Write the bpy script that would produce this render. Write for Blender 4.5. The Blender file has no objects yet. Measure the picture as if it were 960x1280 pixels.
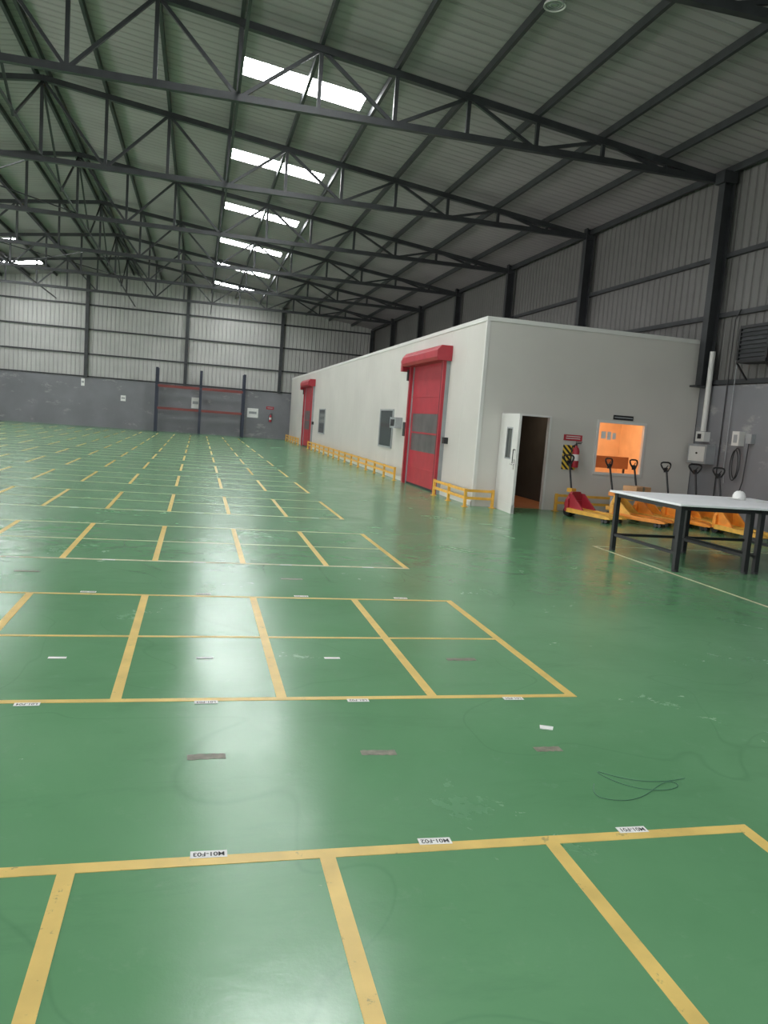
import bpy, math, random
from mathutils import Vector, Matrix
random.seed(4)
S=bpy.context.scene
# ---------------------------------------------------------------- materials
def mat(name,col,rough=0.5,metal=0.0,var=0.12,scale=3.0,emis=None,estr=0.0,spec=0.5):
    m=bpy.data.materials.new(name);m.use_nodes=True
    n=m.node_tree.nodes;l=m.node_tree.links
    b=n["Principled BSDF"]
    b.inputs["Roughness"].default_value=rough
    b.inputs["Metallic"].default_value=metal
    b.inputs["Specular IOR Level"].default_value=spec
    tc=n.new("ShaderNodeTexCoord")
    no=n.new("ShaderNodeTexNoise");no.inputs["Scale"].default_value=scale;no.inputs["Detail"].default_value=5
    l.new(tc.outputs["Object"],no.inputs["Vector"])
    r=n.new("ShaderNodeValToRGB")
    r.color_ramp.elements[0].position=0.3;r.color_ramp.elements[1].position=0.7
    r.color_ramp.elements[0].color=tuple(c*(1-var) for c in col)+(1,)
    r.color_ramp.elements[1].color=tuple(min(1,c*(1+var)) for c in col)+(1,)
    l.new(no.outputs["Fac"],r.inputs["Fac"]);l.new(r.outputs["Color"],b.inputs["Base Color"])
    if emis:
        b.inputs["Emission Color"].default_value=tuple(emis)+(1,)
        b.inputs["Emission Strength"].default_value=estr
    return m
def ribbed(name,col,axis,period,rough=0.5,depth=0.03,dark=0.75,var=0.1):
    m=mat(name,col,rough,0.0,var,0.6)
    n=m.node_tree.nodes;l=m.node_tree.links;b=n["Principled BSDF"]
    tc=[x for x in n if x.type=='TEX_COORD'][0];ramp=[x for x in n if x.type=='VALTORGB'][0]
    sp=n.new("ShaderNodeSeparateXYZ");l.new(tc.outputs["Object"],sp.inputs[0])
    mu=n.new("ShaderNodeMath");mu.operation='MULTIPLY';mu.inputs[1].default_value=1.0/period
    l.new(sp.outputs[axis],mu.inputs[0])
    fr=n.new("ShaderNodeMath");fr.operation='FRACT';l.new(mu.outputs[0],fr.inputs[0])
    cr=n.new("ShaderNodeValToRGB");e=cr.color_ramp.elements
    e[0].position=0.0;e[0].color=(1,1,1,1);e[1].position=1.0;e[1].color=(1,1,1,1)
    for p,v in ((0.14,1),(0.24,0),(0.9,0)):
        q=e.new(p);q.color=(v,v,v,1)
    l.new(fr.outputs[0],cr.inputs["Fac"])
    bp=n.new("ShaderNodeBump");bp.inputs["Strength"].default_value=0.8;bp.inputs["Distance"].default_value=depth
    l.new(cr.outputs["Color"],bp.inputs["Height"]);l.new(bp.outputs["Normal"],b.inputs["Normal"])
    mx=n.new("ShaderNodeMix");mx.data_type='RGBA';mx.blend_type='MULTIPLY'
    l.new(cr.outputs["Color"],mx.inputs["Factor"])
    l.new(ramp.outputs["Color"],mx.inputs[6]);mx.inputs[7].default_value=(dark,dark,dark,1)
    l.new(mx.outputs[2],b.inputs["Base Color"])
    return m

M_steel=mat("dark_painted_steel",(0.030,0.032,0.035),0.5,var=0.25)
M_roof=ribbed("roof_sheet",(0.315,0.285,0.295),1,0.28,depth=.02,dark=.85)
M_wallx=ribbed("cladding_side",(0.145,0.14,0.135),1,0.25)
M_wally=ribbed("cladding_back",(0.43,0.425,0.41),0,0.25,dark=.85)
M_white=mat("coldroom_panel",(0.55,0.525,0.49),0.42,var=0.06,scale=0.5)
M_trim=mat("white_flashing",(0.62,0.61,0.585),0.4,var=0.03)
M_red=mat("red_paint",(0.38,0.025,0.04),0.4,var=0.1)
M_yel=mat("safety_yellow",(0.75,0.40,0.06),0.45,var=0.15,scale=8)
M_black=mat("black_plastic",(0.015,0.015,0.017),0.45,var=0.2)
M_grey=mat("grey_paint",(0.30,0.31,0.32),0.5)
M_glass=mat("dark_glass",(0.06,0.07,0.07),0.12,var=0.1)
M_pvc=mat("vision_panel_pvc",(0.10,0.09,0.09),0.4,var=0.25)
M_paper=mat("white_paper",(0.72,0.72,0.70),0.6,var=0.08,scale=20)
M_ink=mat("black_ink",(0.02,0.02,0.02),0.7)
M_tape=mat("old_brown_tape",(0.17,0.16,0.12),0.5,var=0.35,scale=25)
M_top=mat("laminate_top",(0.86,0.86,0.88),0.45,var=0.03)
M_orange=mat("orange_enamel",(0.80,0.27,0.03),0.4,var=0.15,scale=6)
M_card=mat("cardboard",(0.50,0.28,0.14),0.8)
M_int=mat("office_interior_wall",(0.80,0.60,0.40),0.7,var=0.08)
M_brown=mat("interior_floor",(0.40,0.17,0.07),0.4)
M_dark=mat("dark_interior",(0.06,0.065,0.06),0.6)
M_chrome=mat("chrome",(0.7,0.7,0.7),0.2,1.0)
M_sky=mat("translucent_skylight",(0.9,0.9,0.9),0.4,var=0.02,emis=(0.96,0.99,1.0),estr=38.0)

# block wall
def blockmat():
    m=mat("painted_block_wall",(0.18,0.18,0.195),0.6,var=0.12,scale=0.7)
    n=m.node_tree.nodes;l=m.node_tree.links;b=n["Principled BSDF"]
    tc=[x for x in n if x.type=='TEX_COORD'][0];ramp=[x for x in n if x.type=='VALTORGB'][0]
    n2=n.new("ShaderNodeTexNoise");n2.inputs["Scale"].default_value=1.1;n2.inputs["Detail"].default_value=8;n2.inputs["Roughness"].default_value=0.7
    mp=n.new("ShaderNodeMapping");mp.inputs["Scale"].default_value=(1,1,2.2)
    l.new(tc.outputs["Object"],mp.inputs[0]);l.new(mp.outputs[0],n2.inputs["Vector"])
    r2=n.new("ShaderNodeValToRGB");r2.color_ramp.elements[0].position=0.58;r2.color_ramp.elements[0].color=(0,0,0,1)
    r2.color_ramp.elements[1].position=0.70;r2.color_ramp.elements[1].color=(0.7,0.7,0.7,1)
    l.new(n2.outputs["Fac"],r2.inputs["Fac"])
    mx=n.new("ShaderNodeMix");mx.data_type='RGBA'
    l.new(r2.outputs["Color"],mx.inputs["Factor"]);l.new(ramp.outputs["Color"],mx.inputs[6]);mx.inputs[7].default_value=(0.38,0.38,0.36,1)
    l.new(mx.outputs[2],b.inputs["Base Color"])
    return m
M_block=blockmat()

def floormat():
    m=bpy.data.materials.new("green_epoxy");m.use_nodes=True
    n=m.node_tree.nodes;l=m.node_tree.links;b=n["Principled BSDF"]
    tc=n.new("ShaderNodeTexCoord")
    def noise(s,d,ro=0.5,sc=None,dist=0.0):
        x=n.new("ShaderNodeTexNoise");x.inputs["Scale"].default_value=s;x.inputs["Detail"].default_value=d;x.inputs["Roughness"].default_value=ro
        x.inputs["Distortion"].default_value=dist
        if sc:
            mp=n.new("ShaderNodeMapping");mp.inputs["Scale"].default_value=sc;l.new(tc.outputs["Object"],mp.inputs[0]);l.new(mp.outputs[0],x.inputs["Vector"])
        else: l.new(tc.outputs["Object"],x.inputs["Vector"])
        return x
    def ramp(src,p0,c0,p1,c1):
        r=n.new("ShaderNodeValToRGB");r.color_ramp.elements[0].position=p0;r.color_ramp.elements[0].color=c0
        r.color_ramp.elements[1].position=p1;r.color_ramp.elements[1].color=c1
        l.new(src,r.inputs["Fac"]);return r
    def mix(f,a,c):
        mx=n.new("ShaderNodeMix");mx.data_type='RGBA';l.new(f,mx.inputs["Factor"]);l.new(a,mx.inputs[6]);mx.inputs[7].default_value=c;return mx.outputs[2]
    g=lambda v:(v,v,v,1)
    a=ramp(noise(0.5,6,0.6,dist=.3).outputs["Fac"],0.27,(0.088,0.225,0.105,1),0.73,(0.130,0.290,0.148,1))
    s=ramp(noise(6,9,0.78,dist=.3).outputs["Fac"],0.58,g(0),0.86,g(.45))
    c=mix(s.outputs["Color"],a.outputs["Color"],(0.22,0.34,0.24,1))
    d=ramp(noise(1.6,9,0.72,(0.6,1.8,1),.4).outputs["Fac"],0.53,g(0),0.80,g(.42))
    c=mix(d.outputs["Color"],c,(0.062,0.155,0.08,1))
    k=n.new("ShaderNodeTexNoise");k.inputs["Scale"].default_value=.55;k.inputs["Detail"].default_value=2;k.inputs["Distortion"].default_value=.6
    l.new(tc.outputs["Object"],k.inputs["Vector"])
    sb=n.new("ShaderNodeMath");sb.operation='SUBTRACT';sb.inputs[1].default_value=.5;l.new(k.outputs["Fac"],sb.inputs[0])
    ab=n.new("ShaderNodeMath");ab.operation='ABSOLUTE';l.new(sb.outputs[0],ab.inputs[0])
    kr=ramp(ab.outputs[0],0.0,g(.22),0.0009,g(0))
    c=mix(kr.outputs["Color"],c,(0.05,0.14,0.07,1))
    l.new(c,b.inputs["Base Color"])
    r=ramp(noise(1.1,8,0.7,dist=.5).outputs["Fac"],0.3,g(.17),0.75,g(.31))
    l.new(r.outputs["Color"],b.inputs["Roughness"])
    b.inputs["Specular IOR Level"].default_value=0.5
    bp=n.new("ShaderNodeBump");bp.inputs["Strength"].default_value=0.14;bp.inputs["Distance"].default_value=0.02
    l.new(noise(2.8,6,.65).outputs["Fac"],bp.inputs["Height"]);l.new(bp.outputs["Normal"],b.inputs["Normal"])
    return m
M_floor=floormat()
def linemat(name,c0,wear):
    m=mat(name,c0,0.4,var=0.12,scale=5)
    n=m.node_tree.nodes;l=m.node_tree.links;b=n["Principled BSDF"]
    tc=[x for x in n if x.type=='TEX_COORD'][0];rp=[x for x in n if x.type=='VALTORGB'][0]
    n2=n.new("ShaderNodeTexNoise");n2.inputs["Scale"].default_value=14;n2.inputs["Detail"].default_value=8;n2.inputs["Roughness"].default_value=0.75
    l.new(tc.outputs["Object"],n2.inputs["Vector"])
    r2=n.new("ShaderNodeValToRGB");r2.color_ramp.elements[0].position=wear;r2.color_ramp.elements[0].color=(0,0,0,1)
    r2.color_ramp.elements[1].position=wear+0.06;r2.color_ramp.elements[1].color=(0.75,0.75,0.75,1)
    l.new(n2.outputs["Fac"],r2.inputs["Fac"])
    mx=n.new("ShaderNodeMix");mx.data_type='RGBA'
    l.new(r2.outputs["Color"],mx.inputs["Factor"]);l.new(rp.outputs["Color"],mx.inputs[6]);mx.inputs[7].default_value=(0.20,0.19,0.08,1)
    l.new(mx.outputs[2],b.inputs["Base Color"]);return m
M_line=linemat("yellow_floor_paint",(0.62,0.44,0.13),0.60)
M_line2=linemat("pale_floor_paint",(0.52,0.48,0.32),0.56)

# ---------------------------------------------------------------- mesh helper
class MB:
    def __init__(s): s.v=[];s.f=[];s.m=[];s.mats=[]
    def mi(s,m):
        if m not in s.mats: s.mats.append(m)
        return s.mats.index(m)
    def add(s,vs,fs,m):
        o=len(s.v);s.v+= [tuple(x) for x in vs];s.f+=[tuple(i+o for i in f) for f in fs];s.m+=[s.mi(m)]*len(fs)
    def box(s,a,b,m):
        x0,y0,z0=a;x1,y1,z1=b
        vs=[(x0,y0,z0),(x1,y0,z0),(x1,y1,z0),(x0,y1,z0),(x0,y0,z1),(x1,y0,z1),(x1,y1,z1),(x0,y1,z1)]
        s.add(vs,[(0,3,2,1),(4,5,6,7),(0,1,5,4),(1,2,6,5),(2,3,7,6),(3,0,4,7)],m)
    def beam(s,p,q,w,h,m,up=(0,0,1)):
        p=Vector(p);q=Vector(q);d=(q-p).normalized();u=Vector(up)
        if abs(d.dot(u))>0.95: u=Vector((0,1,0))
        a=d.cross(u).normalized()*w/2;b=a.cross(d).normalized()*h/2
        vs=[p-a-b,p+a-b,p+a+b,p-a+b,q-a-b,q+a-b,q+a+b,q-a+b]
        s.add(vs,[(0,1,2,3),(7,6,5,4),(0,4,5,1),(1,5,6,2),(2,6,7,3),(3,7,4,0)],m)
    def ibeam(s,p,q,w,h,m,t=0.03,up=(1,0,0)):
        u=Vector(up);p=Vector(p);q=Vector(q)
        s.beam(p+u*(h/2-t/2),q+u*(h/2-t/2),w,t,m,up);s.beam(p-u*(h/2-t/2),q-u*(h/2-t/2),w,t,m,up)
        s.beam(p,q,t,h-2*t,m,up)
    def cyl(s,p,q,r,m,n=16,r2=None):
        p=Vector(p);q=Vector(q);d=(q-p).normalized();u=Vector((0,0,1)) if abs(d.z)<0.9 else Vector((1,0,0))
        a=d.cross(u).normalized();b=a.cross(d);r2=r if r2 is None else r2
        vs=[p+(a*math.cos(t)+b*math.sin(t))*r for t in [2*math.pi*i/n for i in range(n)]]
        vs+=[q+(a*math.cos(t)+b*math.sin(t))*r2 for t in [2*math.pi*i/n for i in range(n)]]
        fs=[(i,(i+1)%n,n+(i+1)%n,n+i) for i in range(n)]+[tuple(range(n))[::-1],tuple(range(n,2*n))]
        s.add(vs,fs,m)
    def tube(s,pts,r,m,n=8):
        for i in range(len(pts)-1): s.cyl(pts[i],pts[i+1],r,m,n)
    def lathe(s,c,prof,m,n=24,sy=1.0):
        vs=[];k=len(prof)
        for (r,z) in prof:
            for i in range(n):
                t=2*math.pi*i/n;vs.append((c[0]+r*math.cos(t),c[1]+r*math.sin(t)*sy,c[2]+z))
        fs=[(j*n+i,j*n+(i+1)%n,(j+1)*n+(i+1)%n,(j+1)*n+i) for j in range(k-1) for i in range(n)]
        s.add(vs,fs,m)
    def prism(s,poly,y0,y1,m,axis='y'):
        n=len(poly)
        if axis=='y': vs=[(a,y0,b) for a,b in poly]+[(a,y1,b) for a,b in poly]
        elif axis=='x': vs=[(y0,a,b) for a,b in poly]+[(y1,a,b) for a,b in poly]
        else: vs=[(a,b,y0) for a,b in poly]+[(a,b,y1) for a,b in poly]
        s.add(vs,[(i,(i+1)%n,n+(i+1)%n,n+i) for i in range(n)]+[tuple(range(n))[::-1],tuple(range(n,2*n))],m)
    def obj(s,name,parent=None,loc=(0,0,0),rz=0,bevel=0,smooth=False):
        me=bpy.data.meshes.new(name);me.from_pydata(s.v,[],s.f)
        for m in s.mats: me.materials.append(m)
        for p,i in zip(me.polygons,s.m): p.material_index=i
        import bmesh
        bm=bmesh.new();bm.from_mesh(me);bmesh.ops.recalc_face_normals(bm,faces=bm.faces);bm.to_mesh(me);bm.free()
        o=bpy.data.objects.new(name,me);S.collection.objects.link(o)
        o.location=loc;o.rotation_euler=(0,0,rz)
        if parent: o.parent=parent
        if smooth:
            for p in me.polygons: p.use_smooth=True
            md=o.modifiers.new("es",'EDGE_SPLIT');md.split_angle=math.radians(40)
        if bevel:
            md=o.modifiers.new("bv",'BEVEL');md.width=bevel;md.segments=2;md.limit_method='ANGLE'
        return o
def inst(o,loc,rz=0):
    c=bpy.data.objects.new(o.name.split('.')[0],o.data);S.collection.objects.link(c);c.location=loc;c.rotation_euler=(0,0,rz)
    return c
def empty(name,loc=(0,0,0),rz=0):
    e=bpy.data.objects.new(name,None);S.collection.objects.link(e);e.location=loc;e.rotation_euler=(0,0,rz);return e

# ---------------------------------------------------------------- shell
XR,XL,XM=11.1,-19.3,-4.1
EZ,RZ=7.62,9.52
YB,YF=51.4,-8.0
BAY=5.95
TY=[15.72+BAY*k for k in range(-3,6)]
SL=(RZ-EZ)/(XR-XM)
def rz_(x): return RZ-abs(x-XM)*SL

b=MB();b.box((XL-0.3,YF,-0.15),(XR+0.3,YB+0.3,0),M_floor);b.obj("floor")
b=MB();b.box((XL,YB,0),(XR+.25,YB+0.25,3.0),M_block)
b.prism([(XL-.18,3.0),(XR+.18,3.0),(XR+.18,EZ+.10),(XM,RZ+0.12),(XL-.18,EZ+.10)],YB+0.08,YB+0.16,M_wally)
b.obj("wall_back")
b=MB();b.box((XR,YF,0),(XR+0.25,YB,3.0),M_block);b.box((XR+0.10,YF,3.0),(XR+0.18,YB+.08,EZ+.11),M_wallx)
b.obj("wall_right")
docks=[(-4,1.5),(5,10.5),(14,19.5),(24,29.5),(34,39.5)]
b=MB();y=YF
for d0,d1 in docks:
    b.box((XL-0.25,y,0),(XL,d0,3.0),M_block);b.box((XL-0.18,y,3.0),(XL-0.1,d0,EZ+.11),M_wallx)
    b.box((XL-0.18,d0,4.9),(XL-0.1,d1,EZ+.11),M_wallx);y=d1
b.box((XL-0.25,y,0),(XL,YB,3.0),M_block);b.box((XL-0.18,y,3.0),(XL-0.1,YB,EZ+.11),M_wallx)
b.obj("wall_left")
SX=(0.55,3.27)
SKY=[(TY[i]+1.85,TY[i]+2.75) for i in range(len(TY))]
SKY=[s for s in SKY if s[1]<YB]
def slope_quads(b,xa,xb,y0,y1,m,dz=0.0):
    t=0.05
    vs=[(xa,y0,rz_(xa)+dz),(xb,y0,rz_(xb)+dz),(xb,y1,rz_(xb)+dz),(xa,y1,rz_(xa)+dz)]
    vs+=[(p[0],p[1],p[2]+t) for p in vs]
    b.add(vs,[(0,1,2,3),(7,6,5,4),(0,4,5,1),(1,5,6,2),(2,6,7,3),(3,7,4,0)],m)
b=MB()
for sgn in (1,-1):
    def X(x): return x if sgn==1 else 2*XM-x
    slope_quads(b,X(XM),X(SX[0]),YF,YB+0.2,M_roof,0.10)
    slope_quads(b,X(SX[1]),X(XR+0.25),YF,YB+0.2,M_roof,0.10)
    y=YF
    for s0,s1 in SKY:
        slope_quads(b,X(SX[0]),X(SX[1]),y,s0,M_roof,0.10);y=s1
    slope_quads(b,X(SX[0]),X(SX[1]),y,YB+0.2,M_roof,0.10)
b.obj("ceiling")
i=1
for sgn in (1,-1):
    for s0,s1 in SKY:
        b=MB()
        xa,xb=(SX if sgn==1 else (2*XM-SX[1],2*XM-SX[0]))
        slope_quads(b,xa,xb,s0,s1,M_sky,0.11)
        b.obj("window_%d"%i);i+=1
b=MB()
NP=10
for k in range(0,NP+1):
    for sgn in (1,-1):
        x=XM+sgn*(XR-XM)*k/NP
        if k==0: x+=sgn*0.15
        x=min(max(x,XL+0.1),XR-0.1)
        b.box((x-0.035,YF,rz_(x)-0.06),(x+0.035,YB,rz_(x)+0.09),M_steel)
b.obj("roof_purlins")
b=MB();zb=7.50
n=10
for sgn in (1,-1):
    top=[(XM+sgn*(XR-XM)*k/n,0,rz_(XM+sgn*(XR-XM)*k/n)-0.12) for k in range(n+1)]
    bot=[(t[0],0,zb) for t in top]
    b.beam(top[0],top[-1],0.13,0.13,M_steel)
    b.beam(bot[0],bot[-1],0.12,0.13,M_steel)
    for k in range(1 if sgn==-1 else 0,n-0):
        if top[k][2]-zb>0.12: b.beam(top[k],bot[k],0.075,0.075,M_steel)
        if k<n-1:
            if k%2==0: b.beam(top[k],bot[k+1],0.065,0.065,M_steel)
            else: b.beam(bot[k],top[k+1],0.065,0.065,M_steel)
tr=b.obj("roof_truss",loc=(0,TY[0],0))
for y in TY[1:]: inst(tr,(0,y,0))
b=MB()
for x in (XM,XM+4.56,XM-4.56,XM-9.12):
    b.beam((x,YF,zb+0.09),(x,YB,zb+0.09),0.05,0.05,M_steel)
for j,y in enumerate(TY[:-1]):
    b.beam((XM,y,RZ-0.2),(XM,y+BAY/2,zb),0.05,0.05,M_steel);b.beam((XM,y+BAY,RZ-0.2),(XM,y+BAY/2,zb),0.05,0.05,M_steel)
    for (x0,x1) in ((XM,XM-4.56),):
        if j%2==0:
            b.beam((x0,y,zb+0.08),(x1,y+BAY,zb+0.08),0.035,0.035,M_steel)
            b.beam((x1,y,zb+0.08),(x0,y+BAY,zb+0.08),0.035,0.035,M_steel)
b.obj("roof_bracing")
b=MB();b.ibeam((0,0,0.0),(0,0,7.6),0.16,0.26,M_steel,0.025,up=(1,0,0));b.box((-0.2,-0.15,7.35),(0.13,0.15,7.6),M_steel)
b.box((-0.18,-0.14,0),(0.13,0.14,0.03),M_steel)
col=b.obj("steel_column",loc=(XR-0.14,TY[0],0))
for y in TY[1:]:
    if y<15: inst(col,(XR-0.14,y,0))
b=MB();b.ibeam((0,0,0),(0,0,4.6),0.2,0.26,M_steel,0.025,up=(1,0,0));b.box((-0.2,-0.15,4.35),(0.13,0.15,4.6),M_steel)
b.box((-0.25,-0.13,-0.04),(0.13,0.13,0),M_steel)
c2=b.obj("steel_stub_column",loc=(XR-0.13,15.45,3.0))
for y in TY[4:]: inst(c2,(XR-0.13,y,3.0+1.02))
for y in TY: inst(col,(XL+0.14,y,0),math.pi)
b=MB()
for z in (3.08,4.55,5.85):
    b.box((XR+0.0,YF,z-0.05),(XR+0.1,YB,z+0.05),M_steel)
    b.box((XL-0.1,YF,z+2.2-0.05 if z<3.5 else z-0.05),(XL,YB,z+2.2+0.05 if z<3.5 else z+0.05),M_steel)
b.obj("trim_girts_side")
b=MB()
for z in (3.06,4.44,5.93,7.4):
    b.box((XL,YB-0.02,z-0.045),(XR,YB+0.08,z+0.045),M_steel)
for k in range(-2,3):
    x=-0.9+5.95*k
    b.box((x-0.10,YB-0.16,3.0),(x+0.10,YB+0.0,rz_(x)),M_steel)
b.obj("trim_girts_back")

# ---------------------------------------------------------------- cold store building
CX,CY0,CY1,CZ=5.83,15.7,50.9,4.0
T=0.1
DX0,DX1,DZ=6.35,7.50,2.06
WX0,WX1,WZ0,WZ1=8.64,9.80,0.88,2.04
y0,y1=CY0,CY0+T;CR=XR-0.02
b=MB()
b.box((CX,y0,0),(DX0,y1,CZ),M_white);b.box((DX0,y0,DZ),(DX1,y1,CZ),M_white)
b.box((DX1,y0,0),(WX0,y1,CZ),M_white);b.box((WX0,y0,0),(WX1,y1,WZ0),M_white)
b.box((WX0,y0,WZ1),(WX1,y1,CZ),M_white);b.box((WX1,y0,0),(CR,y1,CZ),M_white)
b.obj("wall_coldroom_front")
b=MB();b.box((CX,y1,0),(CX+T,CY1,CZ),M_white)
for k in range(1,30):
    yy=CY0+1.18*k
    if yy<CY1: b.box((CX-0.002,yy-0.004,0),(CX,yy+0.004,CZ-0.06),M_trim)
b.obj("wall_coldroom_side")
b=MB();b.box((CX+T,CY1-T,0),(CR,CY1,CZ),M_white);b.obj("wall_coldroom_rear")
b=MB();b.box((CX,CY0,CZ),(CR,CY1,CZ+0.02),M_white);b.obj("ceiling_coldroom")
b=MB();b.box((CX-0.012,CY0-0.012,0),(CX+0.06,CY0,CZ+0.03),M_trim);b.box((CX-0.012,CY0,0),(CX,CY0+0.06,CZ+0.03),M_trim)
b.box((CX-0.015,CY0-0.015,CZ-0.06),(CR,CY0,CZ+0.03),M_trim);b.box((CX-0.015,CY0,CZ-0.06),(CX,CY1,CZ+0.03),M_trim);b.obj("trim_flashing")
b=MB();b.box((CX-0.012,CY0,0),(CX,CY1,0.1),M_trim);b.obj("baseboard_coldroom")
b=MB()
for x in (DX0,DX1-0.04): b.box((x,CY0-0.02,0),(x+0.04,CY0+T+0.01,DZ-0.04),M_trim)
b.box((DX0,CY0-0.02,DZ-0.04),(DX1,CY0+T+0.01,DZ),M_trim);b.obj("trim_door_frame")
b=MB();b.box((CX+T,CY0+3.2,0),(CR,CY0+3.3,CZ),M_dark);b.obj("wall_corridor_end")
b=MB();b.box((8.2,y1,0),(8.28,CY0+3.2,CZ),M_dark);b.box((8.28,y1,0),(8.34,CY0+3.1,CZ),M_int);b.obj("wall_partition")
b=MB();b.box((CX+T,y1,0),(8.2,CY0+3.2,0.01),M_brown);b.box((8.34,y1,0),(CR-.06,CY0+3.1,0.01),M_card);b.obj("floor_interior")
b=MB();b.box((8.34,CY0+3.1,0),(CR,CY0+3.2,CZ),M_int);b.obj("wall_office_rear")
b=MB();b.box((CR-0.06,y1,0),(CR,CY0+3.1,CZ),M_int);b.obj("wall_office_right")
b=MB();b.box((8.34,y1,2.9),(CR-.06,CY0+3.1,2.96),M_int);b.obj("ceiling_office")
b=MB()
for (a,c) in (((WX0-.03,CY0-.02,WZ0-.03),(WX1+.03,CY0+.06,WZ0+.03)),((WX0-.03,CY0-.02,WZ1-.03),(WX1+.03,CY0+.06,WZ1+.03)),
              ((WX0-.03,CY0-.02,WZ0+.03),(WX0+.02,CY0+.06,WZ1-.03)),((WX1-.02,CY0-.02,WZ0+.03),(WX1+.03,CY0+.06,WZ1-.03))):
    b.box(a,c,M_trim)
b.box((8.75,CY0+.03,1.66),(8.86,CY0+.04,1.82),M_paper);b.box((8.9,CY0+.03,1.64),(8.99,CY0+.04,1.82),M_paper);b.box((9.03,CY0+.03,1.66),(9.11,CY0+.04,1.80),M_paper)
b.obj("window_30")
b=MB();b.box((8.7,CY0+1.2,0.96),(10.2,CY0+1.25,1.25),M_brown);b.box((8.7,CY0+1.2,0.72),(10.2,CY0+1.9,0.76),M_card)
for x in (8.75,10.1):
    for yy in (1.25,1.85): b.box((x,CY0+yy-.02,0.01),(x+.04,CY0+yy+.02,.96 if yy<1.5 else .72),M_black)
b.obj("office_desk")
b=MB();b.box((9.75,CY0+3.02,1.75),(10.2,CY0+3.1,2.05),M_grey);b.obj("wall_notice_board")
e=empty("door_1",(DX0+0.0,CY0-0.03,0.0),math.atan2(-1.17,-0.07))
b=MB();L=1.12
b.box((0,-.025,0.02),(L,.025,1.12),M_trim);b.box((0,-.025,1.72),(L,.025,2.03),M_trim);b.box((0,-.025,1.12),(.46,.025,1.72),M_trim);b.box((.76,-.025,1.12),(L,.025,1.72),M_trim)
b.box((.46,-.008,1.12),(.76,.008,1.72),M_glass)
for q in ((.43,1.09,.46,1.75),(.76,1.09,.79,1.75)): b.box((q[0],-.03,q[1]),(q[2],.03,q[3]),M_grey)
b.box((.46,-.03,1.72),(.76,.03,1.75),M_grey);b.box((.46,-.03,1.09),(.76,.03,1.12),M_grey)
b.box((0,-.03,0.0),(L,.03,.18),M_trim)
b.obj("leaf",e)
b=MB()
for s in (-1,1):
    b.cyl((1.03,s*.025,1.0),(1.03,s*.07,1.0),.012,M_chrome);b.cyl((1.03,s*.07,1.0),(.92,s*.07,1.0),.01,M_chrome);b.box((1.0,s*.026-.004,.9),(1.06,s*.026+.004,1.1),M_chrome)
b.tube([(1.04,-.026,1.3),(1.04,-.07,1.3),(1.04,-.07,1.02)],.01,M_black)
b.obj("handle",e)
b=MB();b.box((8.98,CY0-.02,2.10),(9.47,CY0,2.20),M_black);b.box((9.0,CY0-.023,2.14),(9.45,CY0-.02,2.16),M_grey);b.obj("door_name_sign")

b=MB();b.box((7.83,CY0-.015,1.56),(8.27,CY0,1.69),M_red)
for k in range(2): b.box((7.88,CY0-.018,1.60+.045*k),(8.22,CY0-.015,1.615+.045*k),M_paper)
b.obj("fire_point_sign")
def stripes():
    m=mat("hazard_stripes",(1,1,1),0.5);n=m.node_tree.nodes;l=m.node_tree.links;bb=n["Principled BSDF"]
    tc=[x for x in n if x.type=='TEX_COORD'][0];sp=n.new("ShaderNodeSeparateXYZ");l.new(tc.outputs["Object"],sp.inputs[0])
    ad=n.new("ShaderNodeMath");l.new(sp.outputs[0],ad.inputs[0]);l.new(sp.outputs[2],ad.inputs[1])
    mu=n.new("ShaderNodeMath");mu.operation='MULTIPLY';mu.inputs[1].default_value=8;l.new(ad.outputs[0],mu.inputs[0])
    fr=n.new("ShaderNodeMath");fr.operation='FRACT';l.new(mu.outputs[0],fr.inputs[0])
    gt=n.new("ShaderNodeMath");gt.operation='GREATER_THAN';gt.inputs[1].default_value=.5;l.new(fr.outputs[0],gt.inputs[0])
    mx=n.new("ShaderNodeMix");mx.data_type='RGBA';mx.inputs[6].default_value=(.02,.02,.02,1);mx.inputs[7].default_value=(.75,.5,.05,1)
    l.new(gt.outputs[0],mx.inputs["Factor"]);l.new(mx.outputs[2],bb.inputs["Base Color"]);return m
M_str=stripes()
b=MB();b.box((7.84,CY0-.012,.92),(8.17,CY0,1.46),M_str);b.obj("hazard_stripe_board")
def extinguisher(loc,rz=0):
    b=MB();prof=[(0,0),(.07,0),(.078,.02),(.078,.36),(.06,.42),(.03,.45),(.025,.48),(0,.48)]
    b.lathe((0,0,0),prof,M_red);b.cyl((0,0,.46),(0,0,.53),.018,M_black)
    b.box((-.015,-.02,.52),(.10,.02,.54),M_black);b.box((-.015,-.02,.55),(.12,.02,.565),M_black)
    b.tube([(-.02,0,.5),(-.1,-.01,.46),(-.12,-.01,.3),(-.105,-.01,.12)],.012,M_black);b.cyl((-.105,-.01,.12),(-.1,-.01,.02),.012,M_black,r2=.025)
    b.lathe((0,0,.15),[(.0785,0),(.0795,0),(.0795,.14),(.0785,.14)],M_paper)
    b.box((-.03,.07,.3),(.03,.10,.36),M_black)
    return b.obj("fire_extinguisher",loc=loc,rz=rz,smooth=True)
extinguisher((8.1,CY0-.115,.98))
extinguisher((4.6,YB-.13,1.1))

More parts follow.
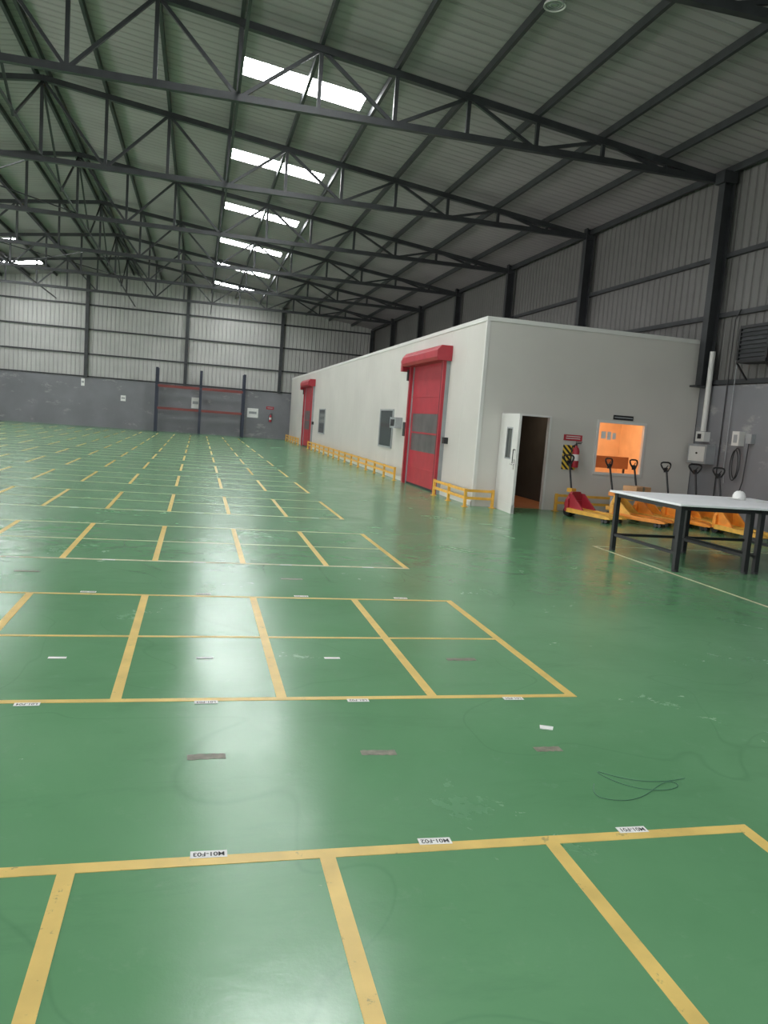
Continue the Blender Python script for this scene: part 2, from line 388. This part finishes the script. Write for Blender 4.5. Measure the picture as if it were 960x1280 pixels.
def sidewin(i,ya,yb):
    b=MB();b.box((CX-.015,ya,.9),(CX,yb,2.03),M_glass)
    for (a,c) in (((ya-.04,.86),(yb+.04,.91)),((ya-.04,2.02),(yb+.04,2.07)),((ya-.04,.91),(ya+.03,2.02)),((yb-.03,.91),(yb+.04,2.02))):
        b.box((CX-.035,a[0],a[1]),(CX,c[0],c[1]),M_grey)
    b.obj("window_%d"%i)
sidewin(31,23.2,24.9);sidewin(32,36.4,38.2)
def rapid(ya,yb):
    e=empty("high_speed_roller_door",(CX,ya,0));W=yb-ya
    b=MB();b.box((-.06,.0,0.06),(-.03,W,.95),M_red);b.box((-.06,0,1.95),(-.03,W,3.25),M_red)
    b.box((-.06,0,.95),(-.03,.14,1.95),M_red);b.box((-.06,W-.14,.95),(-.03,W,1.95),M_red)
    b.box((-.055,.14,.95),(-.035,W-.14,1.95),M_pvc)
    b.box((-.062,.14,1.42),(-.03,W-.14,1.46),M_red)
    for z in (.5,2.4,2.85): b.box((-.07,0,z-.015),(-.06,W,z+.015),M_red)
    b.box((-.07,0,0),(-.02,W,.06),M_black)
    b.obj("curtain",e)
    b=MB()
    for ya_,yb_ in ((-.16,0),(W,W+.16)):
        b.box((-.17,ya_,0),(-.10,yb_,3.22),M_red);b.box((-.10,ya_,0),(0,yb_,3.22),M_grey)
    b.box((-.173,-.05,.0),(-.17,-.02,3.2),M_black);b.box((-.173,W+.02,.0),(-.17,W+.05,3.2),M_black);b.obj("guides",e)
    b=MB();b.prism([(-.34,3.22),(-.38,3.30),(-.38,3.46),(-.28,3.58),(0,3.58),(0,3.22)],-.25,W+.25,M_red);b.obj("roll_cover",e,bevel=.01)
    b=MB();b.cyl((-.22,W+.25,3.38),(-.22,W+.62,3.38),.10,M_red);b.box((-.34,W+.3,3.1),(-.12,W+.5,3.36),M_red);b.box((-.2,W+.17,2.85),(-.02,W+.3,3.15),M_black);b.obj("motor",e,smooth=True)
    b=MB();b.box((-.12,W+.4,1.3),(0,W+.62,1.7),M_black);b.box((-.1,-.45,1.25),(0,-.3,1.4),M_black);b.obj("control",e)
rapid(18.15,20.95);rapid(40.5,43.3)
b=MB();b.box((CX-.22,22.1,1.5),(CX,22.75,1.82),M_grey);b.box((CX-.23,22.2,1.56),(CX-.22,22.65,1.76),M_black);b.obj("wall_control_box",bevel=.008)

def rail(pts,step=1.3,h=.38):
    b=MB();first=True
    for (p,q) in zip(pts[:-1],pts[1:]):
        P0=Vector((p[0],p[1],0));Q0=Vector((q[0],q[1],0));L=(Q0-P0).length;n=max(1,round(L/step))
        for z in (h-.03,h*.5): b.beam(P0+Vector((0,0,z)),Q0+Vector((0,0,z)),.04,.055,M_yel)
        for k in range(0 if first else 1,n+1):
            c=P0.lerp(Q0,k/n);b.box((c.x-.028,c.y-.028,0),(c.x+.028,c.y+.028,h+.01),M_yel);b.box((c.x-.06,c.y-.06,0),(c.x+.06,c.y+.06,.012),M_yel)
        first=False
    b.obj("guard_rail")
rail([(5.58,17.7),(5.58,15.46),(6.2,15.46)])
rail([(5.58,21.6),(5.58,39.9)]);rail([(5.58,44.0),(5.58,50.3)])
rail([(7.7,15.5),(10.7,15.5)])

# ---------------------------------------------------------------- pallet rack at the back
M_rackb=mat("rack_upright_blue",(0.02,0.025,0.045),0.5);M_rackr=mat("rack_beam_red",(0.18,0.035,0.03),0.5)
b=MB();ry0,ry1=50.0,51.0
for x in (-2.55,.09,2.75):
    for y in (ry0,ry1): b.box((x-.08,y-.05,0.01),(x+.08,y+.05,3.95),M_rackb);b.box((x-.1,y-.08,0),(x+.1,y+.08,.01),M_rackb)
    for k in range(5):
        if k%2==0 and k<4: b.beam((x,ry0,.3+.7*k),(x,ry1,1.0+.7*k),.03,.03,M_rackb)
        b.beam((x,ry0,.3+.7*k),(x,ry1,.3+.7*k),.03,.03,M_rackb)
for (xa,xb) in ((-2.47,.01),(.17,2.67)):
    for z in (1.48,2.85):
        for y in (ry0,ry1): b.box((xa,y-.025,z-.07),(xb,y+.025,z+.07),M_rackr)
b.obj("pallet_rack")
for (x,z,w,h) in ((-0.2,1.95,.5,.7),(3.45,1.6,.7,.6),(-7.0,2.7,.2,.45),(-4.6,1.9,.3,.35),(4.55,2.0,.5,.18)):
    b=MB();b.box((x-w/2,YB-.02,z-h/2),(x+w/2,YB,z+h/2),M_paper if h>.2 else M_red)
    b.box((x-w*.35,YB-.025,z-h*.1),(x+w*.35,YB-.02,z+h*.15),M_grey);b.obj("wall_notice")

# ---------------------------------------------------------------- tables
def table(x0,x1,y0,y1):
    e=empty("work_table",(0,0,0));z=.90
    b=MB();b.box((x0-.06,y0-.06,z-.03),(x1+.03,y1+.06,z),M_top);b.obj("top",e,bevel=.006)
    b=MB();t=.032
    for x in (x0+t,x1-t):
        for y in (y0+t,y1-t):
            b.box((x-t,y-t,.02),(x+t,y+t,z-.03),M_black);b.cyl((x,y,0),(x,y,.03),.045,M_black)
        b.box((x-.02,y0+.02,.22),(x+.02,y1-.02,.26),M_black)
        b.box((x-.02,y0+.02,z-.09),(x+.02,y1-.02,z-.035),M_black)
    for y in (y0+t,y1-t): b.box((x0+.02,y-.02,z-.09),(x1-.02,y+.02,z-.035),M_black)
    b.box((x0+.02,y1-.05,.22),(x1-.02,y1-.012,.26),M_black)
    b.obj("frame",e)
table(6.12,7.24,8.75,10.4);table(7.34,8.5,8.75,10.4)
b=MB();prof=[(.09,0),(.095,.02),(.092,.06),(.075,.10),(.045,.125),(.0,.132)]
b.lathe((0,0,0),prof,M_paper)
vs=[]
for j,r in enumerate((.085,.18)):
    for i in range(9):
        t=math.radians(-60+15*i)+math.pi
        vs.append((r*math.cos(t),r*math.sin(t)*(1 if j==0 else .8),.025-(.018 if j else 0)))
fs=[(i,i+1,9+i+1,9+i) for i in range(8)];b.add(vs,fs,M_paper);b.cyl((0,0,.13),(0,0,.137),.01,M_paper)
b.obj("white_cap",loc=(7.95,10.0,.902),smooth=True)
b=MB();b.box((8.1,9.6,.9),(8.4,9.82,.903),M_paper);b.obj("paper_sheet")

# ---------------------------------------------------------------- pallet jacks
def jack(loc,ang,mf,mg,lean=-.12):
    e=empty("pallet_jack",loc,ang)
    b=MB()
    for s in (-1,1):
        y=s*.19
        b.prism([(0,.10),(0,.19),(1.02,.15),(1.12,.11),(1.12,.09),(1.0,.08)],y-.08,y+.08,mf)
        for xx in (.92,1.0): b.cyl((xx,y-.05,.04),(xx,y+.05,.04),.04,M_black)
        b.prism([(-.02,.12),(-.02,.48),(.06,.48),(.38,.19),(.38,.14)],y-.02,y+.02,mg)
    b.obj("forks",e,bevel=.006)
    b=MB();b.box((-.05,-.27,.12),(.03,.27,.34),mg);b.prism([(-.27,.34),(.27,.34),(.12,.52),(-.12,.52)],-.05,.02,mg,axis='x')
    b.box((-.22,-.09,.2),(-.04,.09,.28),mg);b.obj("frame",e,bevel=.008)
    b=MB();b.cyl((-.13,0,.12),(-.13,0,.52),.05,M_grey)
    for s in (-1,1): b.cyl((-.13,s*.04,.09),(-.13,s*.10,.09),.09,M_black,24)
    b.box((-.2,-.07,.5),(-.07,.07,.58),mf);b.obj("pump",e,smooth=True)
    b=MB();p0=(-.14,0,.55);p1=(-.14+lean,0,1.08);b.cyl(p0,p1,.02,M_black)
    cx,cz=-.14+lean*1.2,1.16
    loop=[(-.05,-.08),(-.13,.0),(-.155,.05),(-.14,.085),(-.08,.10),(.08,.10),(.14,.085),(.155,.05),(.13,.0),(.05,-.08),(-.05,-.08)]
    b.tube([(cx-.02*q/.1,p,cz+q) for p,q in loop],.017,M_black);b.box((cx-.025,-.03,1.05),(cx+.025,.03,1.15),M_black);b.beam((cx,-.02,1.12),(cx,.06,1.20),.012,.012,M_black)
    b.obj("handle",e,smooth=True)
    return e
a0=math.radians
jack((7.72,14.65,0),a0(-68),M_yel,M_red)
jack((8.5,14.3,0),a0(-55),M_orange,M_yel)
jack((9.15,14.45,0),a0(-60),M_yel,M_orange)
jack((9.72,14.2,0),a0(-72),M_orange,M_orange)
jack((10.35,14.2,0),a0(-90),M_yel,M_orange)
jack((10.0,12.9,0),a0(-80),M_yel,M_orange)
b=MB();b.box((0,0,0),(.42,.35,.22),M_card);b.box((.18,-.002,0),(.24,.352,.222),M_tape)
b.obj("cardboard_box",loc=(8.55,13.75,.53),rz=.3)

# ---------------------------------------------------------------- right wall equipment
b=MB();b.box((XR-.24,14.9,1.27),(XR,15.55,1.70),M_grey);b.box((XR-.25,14.95,1.32),(XR-.24,15.5,1.65),M_trim);b.cyl((XR-.25,15.2,1.5),(XR-.28,15.2,1.5),.02,M_black)
b.obj("electrical_panel",bevel=.01)
b=MB();b.box((XR-.16,15.15,1.76),(XR,15.45,1.98),M_trim);b.box((XR-.17,15.25,1.82),(XR-.16,15.38,1.93),M_black);b.obj("switch_box",bevel=.008)
b=MB();b.cyl((XR-.10,15.28,1.99),(XR-.10,15.28,3.75),.06,M_trim);b.tube([(XR-.03,14.75,.0),(XR-.03,14.75,4.4),(XR-.03,14.6,4.6)],.012,M_black)
b.tube([(XR-.05,14.5,3.9),(XR-.05,14.5,1.2),(XR-.05,14.45,.9)],.01,M_grey)
b.obj("cable_conduit",smooth=True)
b=MB();b.box((XR-.14,14.02,1.72),(XR,14.24,2.02),M_trim);b.box((XR-.1,13.7,1.78),(XR,13.86,1.98),M_grey);b.box((XR-.15,14.08,1.78),(XR-.14,14.18,1.95),M_grey)
pts=[(XR-.08,14.1+.12*math.sin(t),1.35+.32*math.cos(t)) for t in [2*math.pi*i/24 for i in range(25)]]
b.tube(pts,.012,M_black);b.tube([(p[0]-.02,p[1]+.03,p[2]-.04) for p in pts],.012,M_black);b.tube([(XR-.06,13.8,1.78),(XR-.06,13.85,1.0),(XR-.1,14.0,.3),(XR-.12,14.1,.02)],.012,M_black)
b.obj("socket_box_with_cables",smooth=True)
b=MB();ya,yb,za,zb2=13.35,14.2,3.45,4.15
for z in (za,zb2): b.box((XR-.30,ya,z-.03),(XR,yb,z+.03),M_black)
for y in (ya,yb): b.box((XR-.30,y-.03,za+.03),(XR,y+.03,zb2-.03),M_black)
b.box((XR-.26,ya+.03,za+.03),(XR-.02,yb-.03,zb2-.03),M_steel)
for k in range(7): b.beam((XR-.28,ya+.03,za+.09+k*.085),(XR-.28,yb-.03,za+.09+k*.085),.04,.02,M_steel)
for y in (ya,yb): b.beam((XR-.28,y,za-.03),(XR,y,za-.35),.03,.03,M_black)
b.obj("ventilation_louvre_unit")
def highbay(loc):
    b=MB();b.lathe((0,0,0),[(.02,.22),(.07,.20),(.09,.12),(.16,.04),(.17,0),(.16,0),(.15,.03),(.09,.1),(0,.1)],M_trim)
    for r in (.05,.09,.13): b.lathe((0,0,.012),[(r,0),(r+.01,.0),(r+.01,.01),(r,.01)],M_grey)
    b.cyl((0,0,.22),(0,0,rz_(loc[0])-loc[2]+.02),.012,M_black)
    b.obj("high_bay_lamp",loc=loc,smooth=True)
highbay((4.98,11.75,8.12));highbay((6.75,9.9,7.85))

# ---------------------------------------------------------------- floor markings
PER=4.08
xs=[2.41-.928*k for k in range(0,19)]
w=.03
def hl(b,y,x0,x1,w,m): b.box((x0,y-w,0),(x1,y+w,.002),m)
def vl(b,x,y0,y1,w,m): b.box((x-w,y0,0),(x+w,y1,.0024),m)
for r in range(-1,11):
    y0=4.36+PER*r-(0.06 if r==-1 else 0);y1=y0+2.52 if r!=-1 else 2.73
    if y1>50: break
    b=MB();mh=M_line if r<1 else M_line2
    hw=.024 if r<1 else .026
    hl(b,y0,xs[-1],xs[0]+w,hw,mh);hl(b,y1,xs[-1],xs[0]+w,.03 if r==-1 else .02,mh);hl(b,(y0+y1)/2,xs[-1],xs[0],.018,mh)
    for k,x in enumerate(xs): vl(b,x,y0,y1,.03,M_line)
    b.obj("floor_marking")
b=MB();vl(b,6.02,3.5,10.7,.02,M_line2);hl(b,10.68,6.02,10.9,.02,M_line2);b.obj("floor_marking")
def label(x,y,txt,tw=.15,rz=0.0,th=.046):
    e=empty("floor_label",(x,y,.0026),rz);b=MB();b.box((-tw/2,-th/2,0),(tw/2,th/2,.001),M_paper);b.obj("sticker",e)
    if txt:
        c=bpy.data.curves.new("txt","FONT");c.body=txt;c.size=.044;c.align_x='CENTER';c.align_y='CENTER';c.materials.append(M_ink);c.offset=.0008
        o=bpy.data.objects.new("text",c);S.collection.objects.link(o);o.parent=e;o.location=(0,0,.0016);o.rotation_euler=(0,0,math.pi);o.scale=(.75,.85,1)
for k in range(0,4):
    label(1.885-.885*k,2.768,"M01-F0%d"%(k+1),.135,rz=random.uniform(-.04,.04))
for k,x in enumerate((1.99,1.0,.12,-.82,-1.75)): label(x,4.315,"L01-F0%d"%(k+1),.13,random.uniform(-.03,.03))
for k,x in enumerate((1.95,1.0,.12,-.85,-1.8)): label(x,6.95,"K01-F0%d"%(k+1),.13)
for x in (.98,.12,-.80,-1.7): label(x,5.12,"",.11,th=.035)
for r in (1,2):
    for k in range(6): label(1.95-.93*k,8.42+PER*(r-1),"",.13,th=.04)
for i,(x,y,a) in enumerate(((.115,3.61,.02),(.96,3.60,-.03),(1.88,3.585,0),(-.93,3.62,.02),(1.92,5.1,0),(1.0,7.7,0),(-1.5,7.75,0),(3.3,3.3,.2))):
    L=.09 if i<4 else .11
    if i==2: L=.075
    b=MB();nn=10;up=[];dn=[]
    for q in range(nn+1):
        u=-L+2*L*q/nn;up.append((u,.03+random.uniform(-.006,.004)));dn.append((u,-.03+random.uniform(-.004,.006)))
    b.prism(dn+up[::-1],0,.001,M_tape,axis='z');b.obj("old_tape_mark",loc=(x,y,.0004),rz=a)
b=MB();b.prism([(-.04,-.02),(.03,-.03),(.045,.015),(-.03,.03)],0,.004,M_paper,axis='z');b.obj("paper_scrap",loc=(2.0,3.86,.0005),rz=-.2)
cu=bpy.data.curves.new("loose_wire","CURVE");cu.dimensions='3D';cu.bevel_depth=.0018;cu.bevel_resolution=2
sp=cu.splines.new('NURBS')
pts=[(1.93,3.18),(1.86,3.08),(1.90,3.02),(2.05,3.0),(2.2,3.1),(2.34,3.2),(2.38,3.12),(2.25,3.08),(2.1,3.12),(2.02,3.24),(2.0,3.34),(2.1,3.2),(2.3,3.16),(2.44,3.2)]
sp.points.add(len(pts)-1)
for p,q in zip(sp.points,pts): p.co=(q[0],q[1],.004,1)
sp.order_u=4;sp.use_endpoint_u=True
M_wire=mat("green_wire",(.05,.15,.09),.5);cu.materials.append(M_wire)
o=bpy.data.objects.new("loose_wire",cu);S.collection.objects.link(o)

# ---------------------------------------------------------------- lights
W=bpy.data.worlds.new("World");S.world=W;W.use_nodes=True
bg=W.node_tree.nodes["Background"];bg.inputs[0].default_value=(.95,.98,1,1);bg.inputs[1].default_value=1.15
def area(name,loc,rot,sx,sy,p,col=(1,1,1)):
    L=bpy.data.lights.new(name,'AREA');L.shape='RECTANGLE';L.size=sx;L.size_y=sy;L.energy=p;L.color=col
    o=bpy.data.objects.new(name,L);S.collection.objects.link(o);o.location=loc;o.rotation_euler=rot;return o
for d0,d1 in docks:
    area("dock_daylight",(XL+.05,(d0+d1)/2,2.45),(0,math.radians(-90),0),4.8,5.4,640,(1,.98,.95))
area("office_ceiling_lamp",(9.3,CY0+1.6,2.85),(0,0,0),1.2,.3,62,(1,.62,.36))
area("corridor_fill",(7.2,CY0+1.6,2.6),(0,0,0),.3,.3,14,(1,.7,.5))  # warm fill added inside so the brown doorway floor shows; no fixture there

# ---------------------------------------------------------------- camera
Xd=(0.9698634,0.04645535,0.23917961);Yd=(-0.23155123,-0.12974853,0.9641314);Zd=(0.07582226,-0.99045809,-0.11508156)
cam=bpy.data.cameras.new("camera");co=bpy.data.objects.new("camera",cam);S.collection.objects.link(co)
R=Matrix(((Xd[0],-Xd[1],-Xd[2]),(Yd[0],-Yd[1],-Yd[2]),(Zd[0],-Zd[1],-Zd[2]))).to_4x4()
co.matrix_world=Matrix.Translation((0,0,1.65))@R
cam.sensor_fit='VERTICAL';cam.sensor_height=36;cam.lens=36*966/1280;cam.clip_end=300
S.camera=co
S.view_settings.view_transform='Standard';S.view_settings.look='None';S.view_settings.exposure=0.0
